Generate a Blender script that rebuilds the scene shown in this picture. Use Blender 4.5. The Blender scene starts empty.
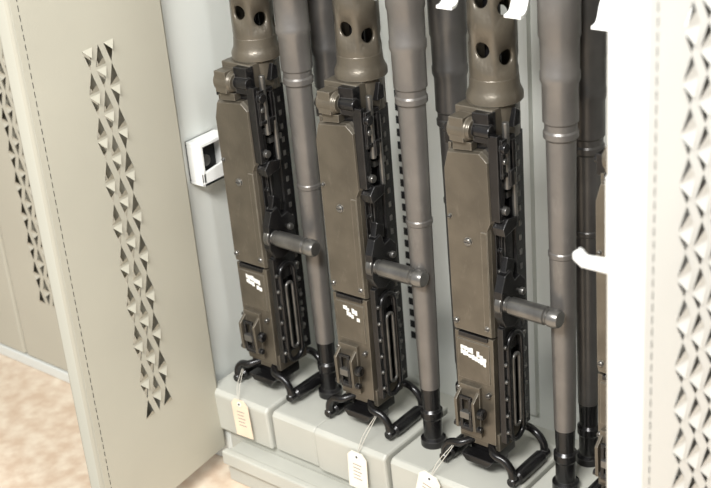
import bpy, bmesh, math, random
from mathutils import Vector, Matrix
random.seed(4)
sc = bpy.context.scene
try:
    sc.view_settings.view_transform = 'Standard'
    sc.view_settings.look = 'None'
except Exception as e:
    print(e)

# ------------------------------------------------------------ materials
def mat(name, col, rough=0.5, metal=0.0, var=0.12, scale=12.0, bump=0.0, bscale=60.0, spec=0.5, col2=None, wear_glint=None, scuff=None):
    m = bpy.data.materials.new(name); m.use_nodes = True
    nt = m.node_tree; b = nt.nodes["Principled BSDF"]
    tc = nt.nodes.new("ShaderNodeTexCoord")
    n = nt.nodes.new("ShaderNodeTexNoise"); n.inputs["Scale"].default_value = scale
    n.inputs["Detail"].default_value = 6
    nt.links.new(tc.outputs["Object"], n.inputs["Vector"])
    r = nt.nodes.new("ShaderNodeValToRGB")
    r.color_ramp.elements[0].position = 0.35; r.color_ramp.elements[1].position = 0.68
    c2 = col2 if col2 else [min(1, c*(1+var)) for c in col]
    c1 = col if col2 else [c*(1-var) for c in col]
    r.color_ramp.elements[0].color = (*c1, 1); r.color_ramp.elements[1].color = (*c2, 1)
    nt.links.new(n.outputs["Fac"], r.inputs["Fac"])
    out = r.outputs["Color"]
    if scuff:
        mp = nt.nodes.new("ShaderNodeMapping"); mp.inputs["Scale"].default_value = (1.0, 1.0, 0.35)
        nt.links.new(tc.outputs["Object"], mp.inputs["Vector"])
        n4 = nt.nodes.new("ShaderNodeTexNoise"); n4.inputs["Scale"].default_value = 38; n4.inputs["Detail"].default_value = 10
        n4.inputs["Roughness"].default_value = 0.75
        nt.links.new(mp.outputs["Vector"], n4.inputs["Vector"])
        r4 = nt.nodes.new("ShaderNodeMapRange"); r4.inputs["From Min"].default_value = 0.56; r4.inputs["From Max"].default_value = 0.72
        nt.links.new(n4.outputs["Fac"], r4.inputs["Value"])
        mm = nt.nodes.new("ShaderNodeMath"); mm.operation = 'MULTIPLY'; mm.inputs[1].default_value = 0.6
        nt.links.new(r4.outputs["Result"], mm.inputs[0])
        mx4 = nt.nodes.new("ShaderNodeMixRGB"); nt.links.new(mm.outputs[0], mx4.inputs[0])
        nt.links.new(out, mx4.inputs[1]); mx4.inputs[2].default_value = (*scuff, 1)
        out = mx4.outputs[0]
        rr = nt.nodes.new("ShaderNodeMapRange"); rr.inputs["To Min"].default_value = rough-0.08; rr.inputs["To Max"].default_value = rough+0.14
        nt.links.new(n4.outputs["Fac"], rr.inputs["Value"]); nt.links.new(rr.outputs["Result"], b.inputs["Roughness"])
    if wear_glint:  # pale edges: worn metal plus edge highlights painted into the colour
        bv = nt.nodes.new("ShaderNodeBevel"); bv.samples = 4; bv.inputs["Radius"].default_value = 0.0022
        ge = nt.nodes.new("ShaderNodeNewGeometry")
        dp = nt.nodes.new("ShaderNodeVectorMath"); dp.operation = 'DOT_PRODUCT'
        nt.links.new(bv.outputs["Normal"], dp.inputs[0]); nt.links.new(ge.outputs["Normal"], dp.inputs[1])
        mr = nt.nodes.new("ShaderNodeMapRange"); mr.inputs["From Min"].default_value = 0.98; mr.inputs["From Max"].default_value = 0.80
        nt.links.new(dp.outputs["Value"], mr.inputs["Value"])
        n3 = nt.nodes.new("ShaderNodeTexNoise"); n3.inputs["Scale"].default_value = 45
        nt.links.new(tc.outputs["Object"], n3.inputs["Vector"])
        m3 = nt.nodes.new("ShaderNodeMath"); m3.operation = 'MULTIPLY'
        nt.links.new(mr.outputs["Result"], m3.inputs[0]); nt.links.new(n3.outputs["Fac"], m3.inputs[1])
        mx = nt.nodes.new("ShaderNodeMixRGB"); nt.links.new(m3.outputs[0], mx.inputs[0])
        nt.links.new(out, mx.inputs[1]); mx.inputs[2].default_value = (*wear_glint, 1)
        out = mx.outputs[0]
    nt.links.new(out, b.inputs["Base Color"])
    b.inputs["Roughness"].default_value = rough
    b.inputs["Metallic"].default_value = metal
    b.inputs["Specular IOR Level"].default_value = spec
    if bump > 0:
        n2 = nt.nodes.new("ShaderNodeTexNoise"); n2.inputs["Scale"].default_value = bscale
        nt.links.new(tc.outputs["Object"], n2.inputs["Vector"])
        bp = nt.nodes.new("ShaderNodeBump"); bp.inputs["Strength"].default_value = bump
        bp.inputs["Distance"].default_value = 0.002
        nt.links.new(n2.outputs["Fac"], bp.inputs["Height"])
        nt.links.new(bp.outputs["Normal"], b.inputs["Normal"])
    return m

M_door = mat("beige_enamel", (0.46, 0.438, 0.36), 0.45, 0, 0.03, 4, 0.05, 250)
M_edge_dim = mat("beige_enamel_dimmed", (0.34, 0.325, 0.268), 0.5, 0, 0.03, 4)  # same door paint, darkened in colour to tone down the light on the edge
M_in = mat("grey_enamel", (0.68, 0.695, 0.655), 0.5, 0, 0.03, 4)
M_rdoor = mat("pale_enamel", (0.56, 0.55, 0.51), 0.42, 0, 0.03, 4, 0.05, 250)
M_box = mat("cradle_paint", (0.49, 0.49, 0.44), 0.5, 0, 0.05, 9)
M_dark = mat("dark_slot", (0.012, 0.012, 0.013), 0.8)
M_white = mat("white_plastic", (0.85, 0.86, 0.84), 0.35, 0, 0.02)
M_brown = mat("parkerized_olive", (0.105, 0.090, 0.068), 0.30, 0.35, 0.22, 14, 0.15, 220, 0.6, None, (0.40, 0.37, 0.31), (0.205, 0.180, 0.145))
M_black = mat("blued_black", (0.011, 0.0105, 0.011), 0.26, 0.3, 0.3, 30, 0.1, 120, 0.6, None, (0.16, 0.155, 0.15))
M_steel = mat("worn_steel", (0.17, 0.165, 0.155), 0.28, 0.7, 0.3, 30)
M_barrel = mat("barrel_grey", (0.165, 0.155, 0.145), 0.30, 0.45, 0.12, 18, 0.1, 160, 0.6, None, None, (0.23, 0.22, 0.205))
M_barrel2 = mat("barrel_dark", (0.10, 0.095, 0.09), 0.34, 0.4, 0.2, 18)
M_stencil = mat("stencil_white", (0.80, 0.80, 0.76), 0.7)
M_tag = mat("tag_manila", (0.80, 0.66, 0.51), 0.8, 0, 0.05, 30)
M_tagw = mat("tag_white", (0.84, 0.79, 0.69), 0.8, 0, 0.05, 30)
M_ink = mat("tag_ink", (0.35, 0.30, 0.27), 0.8)
M_string = mat("string", (0.6, 0.57, 0.5), 0.9)
M_floor = mat("vinyl_floor", (0.60, 0.46, 0.34), 0.35, 0, 0, 30, 0, 60, 0.5, (0.76, 0.66, 0.53))
M_wall = mat("wall_paint", (0.62, 0.61, 0.57), 0.8, 0, 0.03)

# ------------------------------------------------------------ mesh builder
class B:
    def __init__(s, mats):
        s.bm = bmesh.new(); s.mats = mats
    def mi(s, m):
        if m not in s.mats: s.mats.append(m)
        return s.mats.index(m)
    def face(s, pts, m, smooth=False):
        vs = [s.bm.verts.new(p) for p in pts]
        f = s.bm.faces.new(vs); f.material_index = s.mi(m); f.smooth = smooth
        return f
    def prism(s, poly, axis, a0, a1, m, top=None):
        """poly: 2D points, extruded along axis from a0 to a1"""
        def P(p, a):
            if axis == 'x': return Vector((a, p[0], p[1]))
            if axis == 'y': return Vector((p[0], a, p[1]))
            return Vector((p[0], p[1], a))
        top = top or poly
        v0 = [s.bm.verts.new(P(p, a0)) for p in poly]
        v1 = [s.bm.verts.new(P(p, a1)) for p in top]
        k = s.mi(m); fs = [s.bm.faces.new(v0), s.bm.faces.new(v1)]
        n = len(poly)
        for i in range(n):
            fs.append(s.bm.faces.new((v0[i], v0[(i+1) % n], v1[(i+1) % n], v1[i])))
        for f in fs: f.material_index = k
        bmesh.ops.recalc_face_normals(s.bm, faces=fs)
        return fs
    def box(s, x0, x1, y0, y1, z0, z1, m):
        return s.prism([(x0, y0), (x1, y0), (x1, y1), (x0, y1)], 'z', z0, z1, m)
    def frame(s, axis, a0, a1, u0, u1, v0, v1, t, m):
        def bx(ua, ub, va, vb):
            s.prism([(ua, va), (ub, va), (ub, vb), (ua, vb)], axis, a0, a1, m)
        bx(u0, u1, v0, v0+t); bx(u0, u1, v1-t, v1); bx(u0, u0+t, v0+t, v1-t); bx(u1-t, u1, v0+t, v1-t)
    def lathe(s, prof, m, origin=(0, 0, 0), axis='z', seg=28, mfun=None):
        o = Vector(origin); rings = []
        for (r, a) in prof:
            ring = []
            for i in range(seg):
                t = 2*math.pi*i/seg; c, q = r*math.cos(t), r*math.sin(t)
                if axis == 'z': p = Vector((c, q, a))
                elif axis == 'x': p = Vector((a, c, q))
                else: p = Vector((q, a, c))
                ring.append(s.bm.verts.new(o+p))
            rings.append(ring)
        fs = []
        for j in range(len(rings)-1):
            k = s.mi(mfun(j) if mfun else m)
            for i in range(seg):
                f = s.bm.faces.new((rings[j][i], rings[j][(i+1) % seg], rings[j+1][(i+1) % seg], rings[j+1][i]))
                f.material_index = k
                f.smooth = True
                fs.append(f)
        for ring in (rings[0], rings[-1]):
            f = s.bm.faces.new(ring); f.material_index = s.mi(m); fs.append(f)
        for j in range(1, len(rings)-1):
            (r0, a0), (r1, a1), (r2, a2) = prof[j-1], prof[j], prof[j+1]
            d1 = Vector((r1-r0, a1-a0)); d2 = Vector((r2-r1, a2-a1))
            if d1.length > 1e-7 and d2.length > 1e-7 and d1.angle(d2) > 0.5:
                for i in range(seg):
                    e = s.bm.edges.get((rings[j][i], rings[j][(i+1) % seg]))
                    if e: e.smooth = False
        for ring in (rings[0], rings[-1]):
            for i in range(seg):
                e = s.bm.edges.get((ring[i], ring[(i+1) % seg]))
                if e: e.smooth = False
        bmesh.ops.recalc_face_normals(s.bm, faces=fs)
    def cyl(s, p, axis, a0, a1, r, m, seg=20):
        o = list(p); s.lathe([(r, a0), (r, a1)], m, o, axis, seg)
    def tube(s, pts, r, m, seg=10, closed=False):
        pts = [Vector(p) for p in pts]; n = len(pts); rings = []
        prev = None
        for i, p in enumerate(pts):
            if closed: t = pts[(i+1) % n]-pts[i-1]
            else: t = pts[min(i+1, n-1)]-pts[max(i-1, 0)]
            t.normalize()
            if prev is None:
                a = Vector((0, 0, 1)) if abs(t.z) < .9 else Vector((1, 0, 0))
                u = t.cross(a).normalized()
            else:
                u = (prev-t*prev.dot(t)).normalized()
            prev = u; w = t.cross(u)
            rings.append([s.bm.verts.new(p+u*r*math.cos(2*math.pi*k/seg)+w*r*math.sin(2*math.pi*k/seg)) for k in range(seg)])
        km = s.mi(m); fs = []
        rng = range(n) if closed else range(n-1)
        for i in rng:
            a, b = rings[i], rings[(i+1) % n]
            for k in range(seg):
                f = s.bm.faces.new((a[k], a[(k+1) % seg], b[(k+1) % seg], b[k])); f.smooth = True; fs.append(f)
        if not closed:
            fs.append(s.bm.faces.new(rings[0])); fs.append(s.bm.faces.new(rings[-1]))
        for f in fs: f.material_index = km
        bmesh.ops.recalc_face_normals(s.bm, faces=fs)
    def make(s, name, parent=None, loc=(0, 0, 0), bevel=0.0, solid=0.0):
        me = bpy.data.meshes.new(name); s.bm.to_mesh(me); s.bm.free()
        for m in s.mats: me.materials.append(m)
        ob = bpy.data.objects.new(name, me); sc.collection.objects.link(ob)
        ob.location = loc
        if parent: ob.parent = parent
        if solid:
            md = ob.modifiers.new("solid", 'SOLIDIFY'); md.thickness = solid; md.offset = -1
        if bevel:
            md = ob.modifiers.new("bevel", 'BEVEL'); md.width = bevel; md.segments = 2
            md.limit_method = 'ANGLE'; md.angle_limit = math.radians(50); md.use_clamp_overlap = True
        return ob

def empty(name, loc=(0, 0, 0), rot=0):
    e = bpy.data.objects.new(name, None); sc.collection.objects.link(e)
    e.location = loc; e.rotation_euler = (0, 0, rot); e.empty_display_size = 0.1
    return e

def smooth_path(pts, n=8):
    pts = [Vector(p) for p in pts]; P = [pts[0]]+pts+[pts[-1]]; out = []
    for i in range(1, len(P)-2):
        for k in range(n):
            t = k/n; a, b, c, d = P[i-1], P[i], P[i+1], P[i+2]
            out.append(0.5*((2*b)+(c-a)*t+(2*a-5*b+4*c-d)*t*t+(3*b-a-3*c+d)*t**3))
    out.append(pts[-1]); return out

# perforated sheet in a local (u, n, z) frame
def skin(b, F, W0, W1, z0, z1, strip, cols, pitch, m, nrm, tab=0.007, apex=0.42):
    u0, u1, s0, s1 = strip
    rows = int(round((s1-s0)/pitch)); s1 = s0+rows*pitch
    def q(a, c, e, f): b.face([F(a, nrm[0], e), F(c, nrm[0], e), F(c, nrm[0], f), F(a, nrm[0], f)], m)
    q(W0, u0, z0, z1); q(u1, W1, z0, z1); q(u0, u1, z0, s0); q(u0, u1, s1, z1)
    cw = (u1-u0)/cols; N = nrm[0]; sg = nrm[1]
    for r in range(rows):
        for c in range(cols):
            a = u0+c*cw; zz = s0+r*pitch
            up = (r+c) % 2 == 0
            def G(x, y, n=N):
                if not up: y = 1-y
                return F(a+x*cw, n, zz+y*pitch)
            BL, BR, AP = (0.03, 0.06), (0.97, 0.06), (0.5, 0.97)
            b.face([G(0, 0), G(1, 0), G(*BR), G(*BL)], m)
            b.face([G(1, 0), G(1, 1), G(*AP), G(*BR)], m)
            b.face([G(0, 0), G(*BL), G(*AP), G(0, 1)], m)
            b.face([G(0, 1), G(*AP), G(1, 1)], m)
            if tab: b.face([G(*BL), G(*BR), G(0.5, apex, N+sg*tab)], m)

def door(name, parent, origin, ang, W, T, z0, z1, strip, m, edge_m=None, cols=3, pitch=0.033, seam=True, apex=0.42, tab=0.007):
    b = B([m])
    du = Vector((math.cos(ang), math.sin(ang), 0)); dn = Vector((-math.sin(ang), math.cos(ang), 0)); o = Vector(origin)
    F = lambda u, n, z: o+du*u+dn*n+Vector((0, 0, z))
    rr = 0.006
    skin(b, F, rr, W-rr, z0, z1, strip, cols, pitch, m, (0, 1), tab, apex)
    skin(b, F, rr, W-rr, z0, z1, strip, cols, pitch, m, (-T, -1), tab, apex)
    em = edge_m or m
    def strip_pts(us):
        for i in range(len(us)-1):
            (ua, na), (ub, nb) = us[i], us[i+1]
            b.face([F(ua, na, z0), F(ub, nb, z0), F(ub, nb, z1), F(ua, na, z1)], em, True)
    for base, sg in ((W-rr, 1), (rr, -1)):
        pts = []
        for k in range(6):
            t = math.pi/2*(k/5); pts.append((base+sg*rr*math.sin(t), -rr+rr*math.cos(t)))
        for k in range(6):
            t = math.pi/2*(k/5); pts.append((base+sg*rr*math.cos(t), -T+rr-rr*math.sin(t)))
        strip_pts(pts)
    for z in (z0, z1):
        b.face([F(rr, 0, z), F(W-rr, 0, z), F(W, -rr, z), F(W, -T+rr, z), F(W-rr, -T, z), F(rr, -T, z), F(0, -T+rr, z), F(0, -rr, z)], m)
    if seam:
        z = z0+0.02
        while z < z1-0.02:
            for nn in (0.0004, -T-0.0004):
                b.face([F(W-0.0195, nn, z), F(W-0.0183, nn, z), F(W-0.0183, nn, z+0.009), F(W-0.0195, nn, z+0.009)], M_dark)
            z += 0.014
    bmesh.ops.remove_doubles(b.bm, verts=b.bm.verts, dist=1e-5)
    return b.make(name, parent)

# ------------------------------------------------------------ room
FZ = -0.17
b = B([M_floor]); b.box(-3.2, 3.0, -3.2, 0.75, FZ-0.05, FZ, M_floor); b.make("floor")
b = B([M_wall]); b.box(-3.2, 3.0, 0.75, 0.85, FZ-0.05, 2.6, M_wall); b.make("wall_back")

# ------------------------------------------------------------ main locker
TOPZ = 1.75
lock = empty("weapon_locker", (0, 0, 0))
b = B([M_in])
XL, XR, YB = -0.562, 0.52, 0.27
b.box(XL-0.04, XL, -0.03, YB+0.02, FZ, TOPZ, M_in)
b.box(XR, XR+0.04, -0.03, YB+0.02, FZ, TOPZ, M_in)
b.box(XL, XR, YB, YB+0.02, FZ, TOPZ, M_in)
b.box(XL, XR, -0.03, YB, TOPZ-0.03, TOPZ, M_in)
b.box(-0.530, 0.44, -0.030, YB, FZ, -0.088, M_box)
b.box(-0.500, 0.42, -0.072, -0.030, FZ, -0.108, M_box)
b.box(-0.500, 0.42, -0.084, -0.070, -0.128, -0.100, M_box)
b.box(XL, -0.530, -0.03, YB, FZ, -0.088, M_in); b.box(0.44, XR, -0.03, YB, FZ, -0.088, M_in)
b.make("carcass", lock, bevel=0.003)
b = B([M_in])
for xs in (-0.54, -0.305, -0.07, 0.165, 0.40):
    b.box(xs-0.019, xs+0.019, YB-0.012, YB, -0.06, 1.6, M_in)
    z = 0.02
    while z < 1.55:
        b.box(xs-0.013, xs-0.001, YB-0.0135, YB-0.011, z, z+0.0135, M_dark)
        z += 0.0235
b.make("slotted_uprights", lock)
# rack rail with forks
b = B([M_in])
b.box(XL, XR, 0.225, 0.258, 0.79, 0.83, M_in)
for xb in (-0.335, -0.108, 0.130, 0.36):
    for dx in (-0.044, 0.085):
        x0 = xb+dx
        pts = smooth_path([(x0, 0.23, 0.81), (x0, 0.12, 0.81), (x0+0.002, 0.055, 0.793), (x0+0.004, 0.030, 0.770), (x0+0.006, 0.016, 0.749), (x0+0.008, 0.000, 0.746)], 5)
        for i in range(len(pts)-1):
            p, q = pts[i], pts[i+1]
            w = Vector((0.013, 0, 0)); t = Vector((0, 0, 0.004))
            vs = [b.bm.verts.new(v) for v in (p-w, p+w, q+w, q-w, p-w+t, p+w+t, q+w+t, q-w+t)]
            for ids in ((0, 1, 2, 3), (4, 5, 6, 7), (0, 1, 5, 4), (2, 3, 7, 6), (0, 3, 7, 4), (1, 2, 6, 5)):
                f = b.bm.faces.new([vs[k] for k in ids]); f.material_index = b.mi(M_white)
b.make("barrel_rack", lock)
# lock strike box on left wall
b = B([M_white])
y0, y1, z0, z1 = -0.010, 0.058, 0.382, 0.458
b.frame('x', XL, XL+0.036, y0, y1, z0, z1, 0.006, M_white)
b.box(XL, XL+0.004, y0, y1, z0, z1, M_dark)
b.prism([(y0, z0), (y1, z0), (y1, z1), (y0+0.056, z1), (y0+0.048, z0+0.030), (y0, z0+0.024)], 'x', XL+0.031, XL+0.036, M_white)
b.cyl((0, 0.010, 0.422), 'x', XL, XL+0.026, 0.010, M_steel)
b.make("lock_strike", lock, bevel=0.001)

dv = Vector((-0.498+0.536, -0.35+0.036, 0)); angL = math.atan2(dv.y, dv.x); WL = dv.length
door("left_door", lock, (-0.536, -0.036, 0), angL, WL, 0.030, -0.126, 1.72, (0.122, 0.192, 0.04, 0.70), M_door, M_edge_dim, pitch=0.036)
dv = Vector((0.475-0.53, -0.365+0.045, 0)); angR = math.atan2(dv.y, dv.x); WR = dv.length
door("right_door", lock, (0.53, -0.045, 0), angR, WR, 0.045, -0.122, 1.72, (0.188, 0.266, -0.02, 0.90), M_rdoor, cols=3, pitch=0.026, apex=0.66, tab=0.004)
b = B([M_white])
b.box(0.424, 0.434, -0.345, -0.330, 0.612, 0.72, M_white)
b.prism([(0.432, 0.612), (0.396, 0.612), (0.386, 0.619), (0.386, 0.627), (0.390, 0.627), (0.396, 0.621), (0.432, 0.624)], 'y', -0.345, -0.330, M_white)
b.make("door_latch", lock, bevel=0.002)

# ------------------------------------------------------------ neighbouring locker
nb = empty("weapon_locker.001", (0, 0, 0))
b = B([M_in])
b.box(-2.1, -0.64, 0.03, 0.30, -0.145, TOPZ, M_dark)  # dark-coloured block stands for the shade inside the closed locker
b.box(-2.1, -0.64, -0.012, 0.30, FZ, -0.145, M_in)
b.box(-0.65, -0.63, -0.01, 0.30, FZ, TOPZ, M_in)
b.make("carcass", nb, bevel=0.003)
door("middle_door", nb, (-1.165, -0.010, 0), 0, 0.160, 0.022, -0.140, 1.72, (0.088, 0.152, 0.01, 0.86), M_door, seam=False, tab=0.004, apex=0.3)
door("side_door", nb, (-1.001, -0.010, 0), 0, 0.35, 0.022, -0.140, 1.72, (0.16, 0.215, 0.01, 0.86), M_door, seam=False)
door("far_door", nb, (-1.70, -0.010, 0), 0, 0.53, 0.022, -0.140, 1.72, (0.25, 0.31, 0.01, 0.86), M_door, seam=False)
for o in nb.children:
    if "door" in o.name: o.location.y = 0.022

# ------------------------------------------------------------ cradle blocks
for i, (x0, x1, kind) in enumerate([(-0.552, -0.408, 'g'), (-0.404, -0.304, 'b'), (-0.300, -0.146, 'g'), (-0.142, -0.068, 'b'),
                                   (-0.064, 0.086, 'g'), (0.090, 0.166, 'b'), (0.170, 0.318, 'g'), (0.322, 0.43, 'b')]):
    b = B([M_box])
    if kind == 'g':
        b.prism([(-0.045, -0.088), (-0.050, -0.008), (-0.042, -0.002), (0.13, -0.002), (0.13, -0.088)], 'x', x0, x1, M_box)
    else:
        b.prism([(-0.040, -0.088), (-0.042, -0.016), (-0.036, -0.008), (0.20, -0.008), (0.20, -0.088)], 'x', x0, x1, M_box)
    b.make("weapon_cradle_block", None, bevel=0.004)

# ------------------------------------------------------------ barrels
def barrel(x, y, tone, h0=0.0, ph=0.0):
    b = B([tone, M_black, M_steel])
    r = 0.0185
    prof = [(0.010, 0), (0.021, 0.0), (0.021, 0.012), (0.0155, 0.016), (0.0155, 0.050), (0.018, 0.054), (0.018, 0.066), (0.0145, 0.070),
            (0.0155, 0.105), (0.0165, 0.110), (r, 0.30), (r+.0006, 0.40), (r+.0022, 0.402), (r+.0022, 0.408), (r+.0008, 0.410),
            (r+.0025, 0.578+ph), (0.0245, 0.582+ph), (0.0245, 0.590+ph), (0.0225, 0.593+ph), (0.0228, 0.602+ph), (0.0250, 0.605+ph),
            (0.0250, 0.658+ph), (0.0275, 0.664+ph), (0.0275, 0.674+ph), (0.0262, 0.677+ph), (0.0268, 0.72+ph),
            (0.0285, 0.725+ph), (0.0285, 0.79+ph), (0.0268, 0.80+ph), (0.0275, 0.98+ph), (0.024, 0.985+ph), (0.024, 1.08+ph),
            (0.019, 1.09+ph), (0.019, 1.14+ph), (0.008, 1.14+ph), (0.008, 1.05+ph)]
    def mf(j): return M_black if j < 9 else tone
    b.lathe(prof, tone, (0, 0, 0), 'z', 32, mf)
    return b.make("machine_gun_barrel", None, (x, y, h0-0.008))
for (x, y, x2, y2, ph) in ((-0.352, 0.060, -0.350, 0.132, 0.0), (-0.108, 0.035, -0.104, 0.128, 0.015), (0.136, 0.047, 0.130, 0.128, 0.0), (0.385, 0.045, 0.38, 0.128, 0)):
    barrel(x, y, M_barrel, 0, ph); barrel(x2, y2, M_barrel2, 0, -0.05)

# ------------------------------------------------------------ machine guns
JX, JY = 0.012, 0.058
def gun(x, y, rot, sd):
    rnd = random.Random(sd)
    G = empty("heavy_machine_gun", (x, y, 0), rot)
    # ---- receiver side plates / body
    b = B([M_black])
    b.box(-0.034, 0.036, 0.012, 0.070, 0.075, 0.575, M_black)
    b.box(-0.036, 0.038, 0.060, 0.076, 0.070, 0.59, M_black)
    b.box(-0.037, -0.032, 0.008, 0.066, 0.06, 0.55, M_brown)
    b.box(0.036, 0.0405, 0.020, 0.066, 0.30, 0.44, M_black)
    b.box(0.0395, 0.0420, 0.026, 0.034, 0.33, 0.43, M_black)
    for k in range(15):
        z = 0.085+k*0.034
        for yy in (0.018, 0.064):
            b.cyl((0, yy, z), 'x', 0.036, 0.0425, 0.0035, M_steel if k % 4 == 0 else M_black, 8)
    b.prism([(0.052, 0.07), (0.078, 0.07), (0.078, 0.56), (0.052, 0.56)], 'x', 0.0405, 0.0435, M_black)
    for k in range(20):
        z = 0.085+k*0.0235
        b.box(0.0432, 0.0446, 0.061, 0.067, z, z+0.009, M_steel)
    b.make("receiver", G, bevel=0.0012)
    # ---- top cover
    b = B([M_brown])
    cov = [(-0.037, 0.252), (-0.039, 0.262), (-0.041, 0.515), (-0.033, 0.542), (0.024, 0.548), (0.038, 0.536), (0.040, 0.442),
           (0.034, 0.430), (0.034, 0.252)]
    cov2 = [(p[0]*0.93, 0.252+(p[1]-0.252)*0.985+0.002) for p in cov]
    b.prism(cov, 'y', 0.003, 0.022, M_brown)
    b.prism(cov, 'y', 0.003, -0.003, M_brown, top=cov2)
    b.prism([(0.021, 0.262), (0.031, 0.262), (0.031, 0.425), (0.021, 0.425)], 'y', -0.0045, -0.002, M_brown)
    b.prism([(-0.022, 0.545), (0.010, 0.548), (0.010, 0.560), (-0.022, 0.560)], 'y', -0.002, 0.015, M_brown)
    b.prism([(-0.036, 0.060), (-0.037, 0.248), (0.032, 0.248), (0.030, 0.060)], 'y', 0.000, 0.020, M_brown)
    b.box(-0.032, 0.025, -0.002, 0.004, 0.168, 0.236, M_brown)
    for (sx, sz, rr) in ((-0.002, 0.405, 0.0064), (-0.030, 0.268, 0.0044), (0.026, 0.268, 0.0042), (-0.032, 0.15, 0.004), (0.022, 0.15, 0.004), (-0.032, 0.44, 0.0033)):
        b.lathe([(rr, 0), (rr, -0.0058), (rr*0.75, -0.007)], M_steel, (sx, 0, sz), 'y', 16)
        b.box(sx-rr*.8, sx+rr*.8, -0.0076, -0.0068, sz-0.0006, sz+0.0006, M_dark)
    b.box(-0.028, 0.024, -0.004, 0.004, 0.243, 0.250, M_black)
    b.make("top_cover", G, bevel=0.0016)
    # ---- stencil marking
    b = B([M_stencil])
    big = sd == 3
    zc = 0.204 if big else 0.210
    for row in range(2):
        xx = -0.026 if big else -0.016
        while xx < (0.019 if big else 0.014):
            w = rnd.uniform(0.003, 0.006)
            if rnd.random() < 0.94:
                zz = zc+row*0.0092+rnd.uniform(-0.001, 0.001)-xx*0.3; hh = rnd.uniform(0.005, 0.0095)
                b.box(xx, xx+w, -0.0027, -0.0018, zz, zz+hh, M_stencil)
            xx += w+0.0005
    b.make("stencil_marking", G)
    # ---- trunnion, hinge
    b = B([M_brown])
    b.prism([(-0.026, 0.014), (0.036, 0.014), (0.040, 0.080), (-0.026, 0.080)], 'z', 0.548, 0.606, M_brown)
    b.prism([(0.010, 0.002), (0.036, 0.004), (0.038, 0.02), (0.010, 0.02)], 'z', 0.560, 0.604, M_black)
    b.lathe([(0.010, -0.025), (0.016, -0.024), (0.0175, -0.022), (0.0175, 0.006), (0.015, 0.008), (0.015, 0.012)], M_brown, (0, 0.004, 0.578), 'x', 24)
    b.prism([(-0.012, 0.562), (0.018, 0.562), (0.022, 0.590), (0.012, 0.598), (-0.012, 0.598)], 'x', -0.020, 0.004, M_brown)
    b.cyl((0, 0.006, 0.578), 'x', 0.002, 0.040, 0.010, M_black)
    b.lathe([(0.0055, -0.002), (0.0055, 0.006)], M_steel, (-0.029, 0.004, 0.578), 'x', 6)
    b.lathe([(0.026, 0.600), (0.036, 0.604), (0.0405, 0.608), (0.0405, 0.617), (0.038, 0.622), (0.0358, 0.628), (0.0348, 0.642), (0.0335, 0.644)], M_brown, (JX, JY, 0), 'z', 40)
    b.make("trunnion_block", G, bevel=0.0012)
    # ---- perforated barrel support (holes on a slow helix)
    b = B([M_brown])
    R = 0.0345; ncell = 6; ph = 0.070; z00 = 0.634
    def bound(k):
        s_ = k//4; t = (k % 4)/4
        return [(t, 0), (1, t), (1-t, 1), (0, 1-t)][s_]
    cw = 2*math.pi*R/ncell; hr = 0.0118
    for r in range(5):
        for c in range(ncell):
            def Mp(u, v):
                a = 2*math.pi*(c+0.1+u)/ncell
                return Vector((JX+R*math.cos(a), JY+R*math.sin(a), z00+(r+v)*ph-ph*(c+u)/ncell))
            outer = [b.bm.verts.new(Mp(*bound(k))) for k in range(16)]
            solid = (z00+(r+0.5)*ph-ph*(c+.5)/ncell) < 0.662
            inner = []
            for k in range(16):
                a = -3*math.pi/4+2*math.pi*k/16
                inner.append(b.bm.verts.new(Mp(0.5+hr/cw*math.cos(a), 0.5+hr/ph*math.sin(a)+hr/cw*math.cos(a)/ncell)))
            for k in range(16):
                f = b.bm.faces.new((outer[k], outer[(k+1) % 16], inner[(k+1) % 16], inner[k])); f.smooth = True
            if solid:
                for k in range(8):
                    cc = b.bm.verts.new(Mp(0.5, 0.5))
                    f = b.bm.faces.new((inner[2*k], inner[2*k+1], inner[(2*k+2) % 16], cc)); f.smooth = True
    for c in range(ncell):
        for k in range(4):
            def Q(u, low):
                a = 2*math.pi*(c+0.1+u)/ncell
                z = 0.556 if low else z00-ph*(c+u)/ncell
                return Vector((JX+R*math.cos(a), JY+R*math.sin(a), z))
            b.face([Q(k/4, 1), Q((k+1)/4, 1), Q((k+1)/4, 0), Q(k/4, 0)], M_brown, True)
    bmesh.ops.remove_doubles(b.bm, verts=b.bm.verts, dist=2e-5)
    bmesh.ops.recalc_face_normals(b.bm, faces=b.bm.faces)
    b.make("barrel_support", G, solid=0.005)
    b = B([M_brown])
    b.lathe([(0.0355, 0.908), (0.0375, 0.911), (0.0375, 0.99), (0.034, 0.995), (0.018, 0.995)], M_brown, (JX, JY, 0), 'z', 36)
    b.lathe([(0.012, 0.60), (0.012, 1.00)], M_black, (JX, JY, 0), 'z', 20)
    b.make("bearing_collar", G)
    # ---- feed mechanism brackets on the right side
    b = B([M_black])
    b.frame('x', 0.040, 0.056, 0.006, 0.040, 0.510, 0.568, 0.007, M_black)
    b.frame('x', 0.040, 0.050, 0.010, 0.050, 0.435, 0.502, 0.008, M_black)
    b.box(0.036, 0.052, 0.000, 0.010, 0.445, 0.575, M_black)
    b.box(0.036, 0.060, 0.020, 0.030, 0.495, 0.520, M_black)
    b.box(0.038, 0.046, 0.030, 0.060, 0.470, 0.480, M_steel)
    b.cyl((0.052, 0.022, 0), 'z', 0.49, 0.590, 0.0050, M_steel, 12)
    b.cyl((0.052, 0.040, 0), 'z', 0.44, 0.555, 0.0040, M_steel, 12)
    b.cyl((0, 0.012, 0.555), 'x', 0.036, 0.060, 0.008, M_black, 14)
    b.cyl((0, 0.012, 0.535), 'x', 0.036, 0.058, 0.0045, M_steel, 14)
    b.cyl((0, 0.012, 0.460), 'x', 0.036, 0.058, 0.0065, M_steel, 14)
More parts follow.
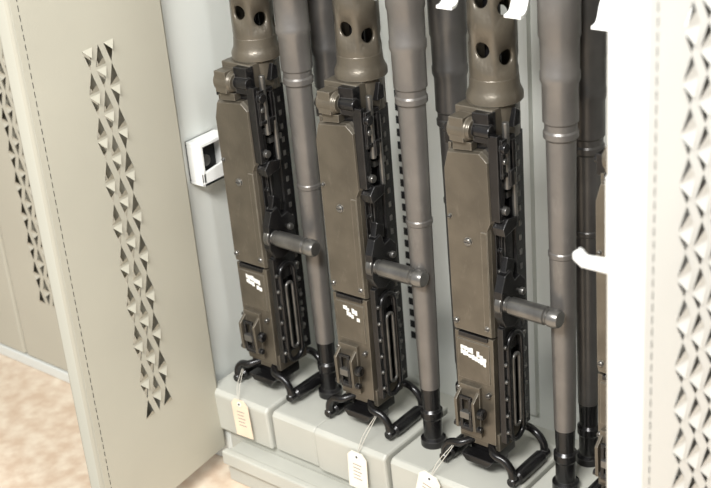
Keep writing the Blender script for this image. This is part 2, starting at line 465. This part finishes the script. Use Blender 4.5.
    b.prism([(0.004, 0.422), (0.034, 0.428), (0.038, 0.442), (0.012, 0.448), (0.000, 0.436)], 'x', 0.038, 0.058, M_black)
    b.prism([(0.042, 0.575), (0.060, 0.575), (0.060, 0.595), (0.050, 0.602)], 'x', 0.036, 0.052, M_black)
    b.box(-0.046, -0.034, 0.012, 0.040, 0.545, 0.575, M_black)
    b.cyl((0, 0.02, 0.565), 'x', -0.050, -0.034, 0.007, M_black, 12)
    b.make("feed_brackets", G, bevel=0.0012)
    # ---- retracting slide with charging handle
    b = B([M_black])
    b.prism([(0.004, 0.275), (0.024, 0.268), (0.058, 0.280), (0.060, 0.330), (0.046, 0.345), (0.030, 0.342), (0.022, 0.362), (0.006, 0.358), (-0.004, 0.335), (-0.006, 0.295)],
            'x', 0.040, 0.054, M_black)
    b.prism([(0.010, 0.350), (0.030, 0.342), (0.038, 0.372), (0.020, 0.382)], 'x', 0.040, 0.050, M_black)
    b.lathe([(0.017, 0.042), (0.017, 0.052), (0.0115, 0.054), (0.0115, 0.060), (0.0135, 0.062), (0.0142, 0.120), (0.0120, 0.122), (0.0120, 0.125), (0.0144, 0.127),
             (0.0144, 0.139), (0.0120, 0.144), (0.006, 0.144)], M_steel, (0, 0.008, 0.312), 'x', 28)
    b.lathe([(0.006, 0), (0.006, 0.008)], M_steel, (0.052, 0.045, 0.318), 'x', 6)
    def stadium(yc, hw, za, zb, xx, r, m):
        pts = []
        for k in range(9):
            a = math.pi*k/8; pts.append((xx, yc+hw*math.cos(a), zb+hw*math.sin(a)))
        for k in range(9):
            a = math.pi+math.pi*k/8; pts.append((xx, yc+hw*math.cos(a), za+hw*math.sin(a)))
        b.tube(pts, r, m, 8, True)
    stadium(0.030, 0.018, 0.085, 0.235, 0.050, 0.0045, M_black)
    stadium(0.030, 0.008, 0.100, 0.210, 0.052, 0.0028, M_steel)
    b.box(0.040, 0.047, 0.006, 0.056, 0.225, 0.275, M_black)
    b.box(0.040, 0.050, 0.000, 0.008, 0.070, 0.272, M_black)
    for k in range(6):
        b.cyl((0, 0.004, 0.09+k*0.030), 'x', 0.048, 0.0535, 0.0032, M_steel, 8)
        b.cyl((0, 0.060, 0.09+k*0.030), 'x', 0.042, 0.0500, 0.0040, M_steel, 8)
    b.make("retracting_slide", G, bevel=0.001)
    # ---- rear sight
    b = B([M_black])
    b.box(-0.030, 0.008, -0.007, 0.001, 0.070, 0.160, M_brown)
    b.prism([(-0.007, 0.082), (-0.020, 0.088), (-0.022, 0.140), (-0.007, 0.152)], 'x', -0.030, -0.025, M_brown)
    b.prism([(-0.007, 0.082), (-0.020, 0.088), (-0.022, 0.140), (-0.007, 0.152)], 'x', 0.002, 0.007, M_brown)
    b.frame('y', -0.019, -0.014, -0.022, -0.001, 0.085, 0.146, 0.005, M_black)
    b.box(-0.020, -0.003, -0.022, -0.012, 0.108, 0.120, M_steel)
    b.cyl((0, -0.013, 0.090), 'x', -0.036, 0.014, 0.005, M_black, 12)
    b.lathe([(0.008, 0.008), (0.009, 0.010), (0.009, 0.016), (0.007, 0.018)], M_black, (0.002, -0.013, 0.120), 'x', 16)
    b.make("rear_sight", G, bevel=0.0008)
    # ---- back plate and spade grips
    b = B([M_black])
    b.prism([(-0.034, 0.004), (0.034, 0.004), (0.036, 0.072), (-0.036, 0.072)], 'z', 0.048, 0.078, M_brown)
    b.prism([(-0.026, 0.012), (0.024, 0.012), (0.024, 0.062), (-0.026, 0.062)], 'z', 0.020, 0.050, M_black)
    b.lathe([(0.020, 0.008), (0.022, 0.012), (0.022, 0.045), (0.018, 0.050)], M_black, (0, 0.038, 0), 'z', 24)
    for yy in (-0.008, 0.084):
        for sg in (-1, 1):
            pts = smooth_path([(sg*0.012, yy*0.5+0.019, 0.055), (sg*0.030, yy, 0.050), (sg*0.050, yy, 0.044), (sg*0.062, yy, 0.030), (sg*0.064, yy, 0.012)], 6)
            b.tube(pts, 0.0066, M_black, 10)
    for sg in (-1, 1):
        b.lathe([(0.006, -0.015), (0.0078, -0.013), (0.0078, -0.003), (0.0078, 0.0), (0.0108, 0.004), (0.0112, 0.036), (0.0108, 0.072), (0.0078, 0.076), (0.0078, 0.080), (0.0078, 0.090), (0.006, 0.092)],
                M_black, (sg*0.064, 0, 0.0115), 'y', 18)
    b.prism([(-0.020, 0.022), (0.020, 0.022), (0.030, 0.034), (-0.030, 0.034)], 'y', -0.012, 0.010, M_black)
    b.make("spade_grips", G, bevel=0.001)
    return G
gun(-0.447, 0.0, 0.0, 1)
gun(-0.230, 0.0, 0.02, 2)
gun(0.011, 0.0, 0.0, 3)
gun(0.256, 0.0, 0.0, 5)

# ------------------------------------------------------------ tags
def tag(x, y, z, m, rot, anchor, w=0.034, h=0.072):
    T = empty("inventory_tag", (x, y, z), 0)
    b = B([m])
    poly = [(-w/2, -h/2), (w/2, -h/2), (w/2, h/2-0.010), (w/2-0.009, h/2), (-w/2+0.009, h/2), (-w/2, h/2-0.010)]
    c, s_ = math.cos(rot), math.sin(rot)
    rp = lambda p: (p[0]*c-p[1]*s_, p[0]*s_+p[1]*c)
    b.prism([rp(p) for p in poly], 'y', -0.0006, 0.0006, m)
    hx, hz = rp((0, h/2-0.009))
    b.lathe([(0.005, -0.0012), (0.005, 0.0012)], M_stencil, (hx, 0, hz), 'y', 16)
    b.lathe([(0.002, -0.0016), (0.002, 0.0016)], M_dark, (hx, 0, hz), 'y', 12)
    for k in range(5):
        zz = h/2-0.026-k*0.007
        b.prism([rp(p) for p in [(-w/2+0.011, zz), (w/2-0.011-0.003*(k % 2), zz), (w/2-0.011-0.003*(k % 2), zz+0.0018), (-w/2+0.011, zz+0.0018)]], 'y', -0.0009, -0.0005, M_ink)
    b.make("card", T)
    b = B([M_string])
    a = Vector(anchor)-Vector((x, y, z)); p0 = Vector((hx, -0.001, hz))
    for d in (-0.003, 0.003):
        mid = (p0+a)/2+Vector((d, -0.006, 0.002))
        b.tube(smooth_path([p0, mid, a+Vector((d*0.4, 0, 0))], 8), 0.0006, M_string, 6)
    b.make("string", T)
tag(-0.464, -0.056, -0.034, M_tag, 0.06, (-0.488, -0.016, 0.040), 0.040, 0.076)
tag(-0.200, -0.056, -0.045, M_tagw, -0.03, (-0.185, -0.016, 0.045), 0.040, 0.074)
tag(-0.054, -0.056, -0.020, M_tagw, -0.25, (-0.030, -0.016, 0.045), 0.042, 0.055)

# ------------------------------------------------------------ lights
def area(name, loc, target, sx, sy, e, col):
    L = bpy.data.lights.new(name, 'AREA'); L.shape = 'RECTANGLE'; L.size = sx; L.size_y = sy; L.energy = e; L.color = col
    o = bpy.data.objects.new(name, L); sc.collection.objects.link(o); o.location = loc
    o.rotation_euler = (Vector(target)-Vector(loc)).to_track_quat('-Z', 'Y').to_euler()
area("ceiling_light", (0.5, -1.8, 2.1), (0.0, -0.1, 0.25), 1.2, 0.4, 108, (1, 0.99, 0.965))
area("ceiling_light.001", (1.9, -0.9, 2.35), (0.2, -0.2, 0.2), 0.6, 1.3, 48, (0.94, 0.97, 1.0))
w = bpy.data.worlds.new("world"); sc.world = w; w.use_nodes = True
w.node_tree.nodes["Background"].inputs[0].default_value = (0.98, 0.99, 1.0, 1)
w.node_tree.nodes["Background"].inputs[1].default_value = 0.56

# ------------------------------------------------------------ camera
az, p, r = math.radians(131.2), math.radians(25.5), math.radians(5.08)
h = Vector((math.cos(az), math.sin(az), 0))
Fw = h*math.cos(p)+Vector((0, 0, -math.sin(p)))
R0 = Vector((h.y, -h.x, 0)); U0 = R0.cross(Fw)
Rr = R0*math.cos(r)-U0*math.sin(r); Uu = R0*math.sin(r)+U0*math.cos(r)
cam = bpy.data.cameras.new("camera"); co = bpy.data.objects.new("camera", cam); sc.collection.objects.link(co)
cam.sensor_width = 36; cam.lens = 1322/711*36; cam.clip_start = 0.02
cam.dof.use_dof = True; cam.dof.focus_distance = 2.0; cam.dof.aperture_fstop = 5.6
Mx = Matrix(((Rr.x, Uu.x, -Fw.x, 1.02), (Rr.y, Uu.y, -Fw.y, -1.405), (Rr.z, Uu.z, -Fw.z, 1.238), (0, 0, 0, 1)))
co.matrix_world = Mx
sc.camera = co
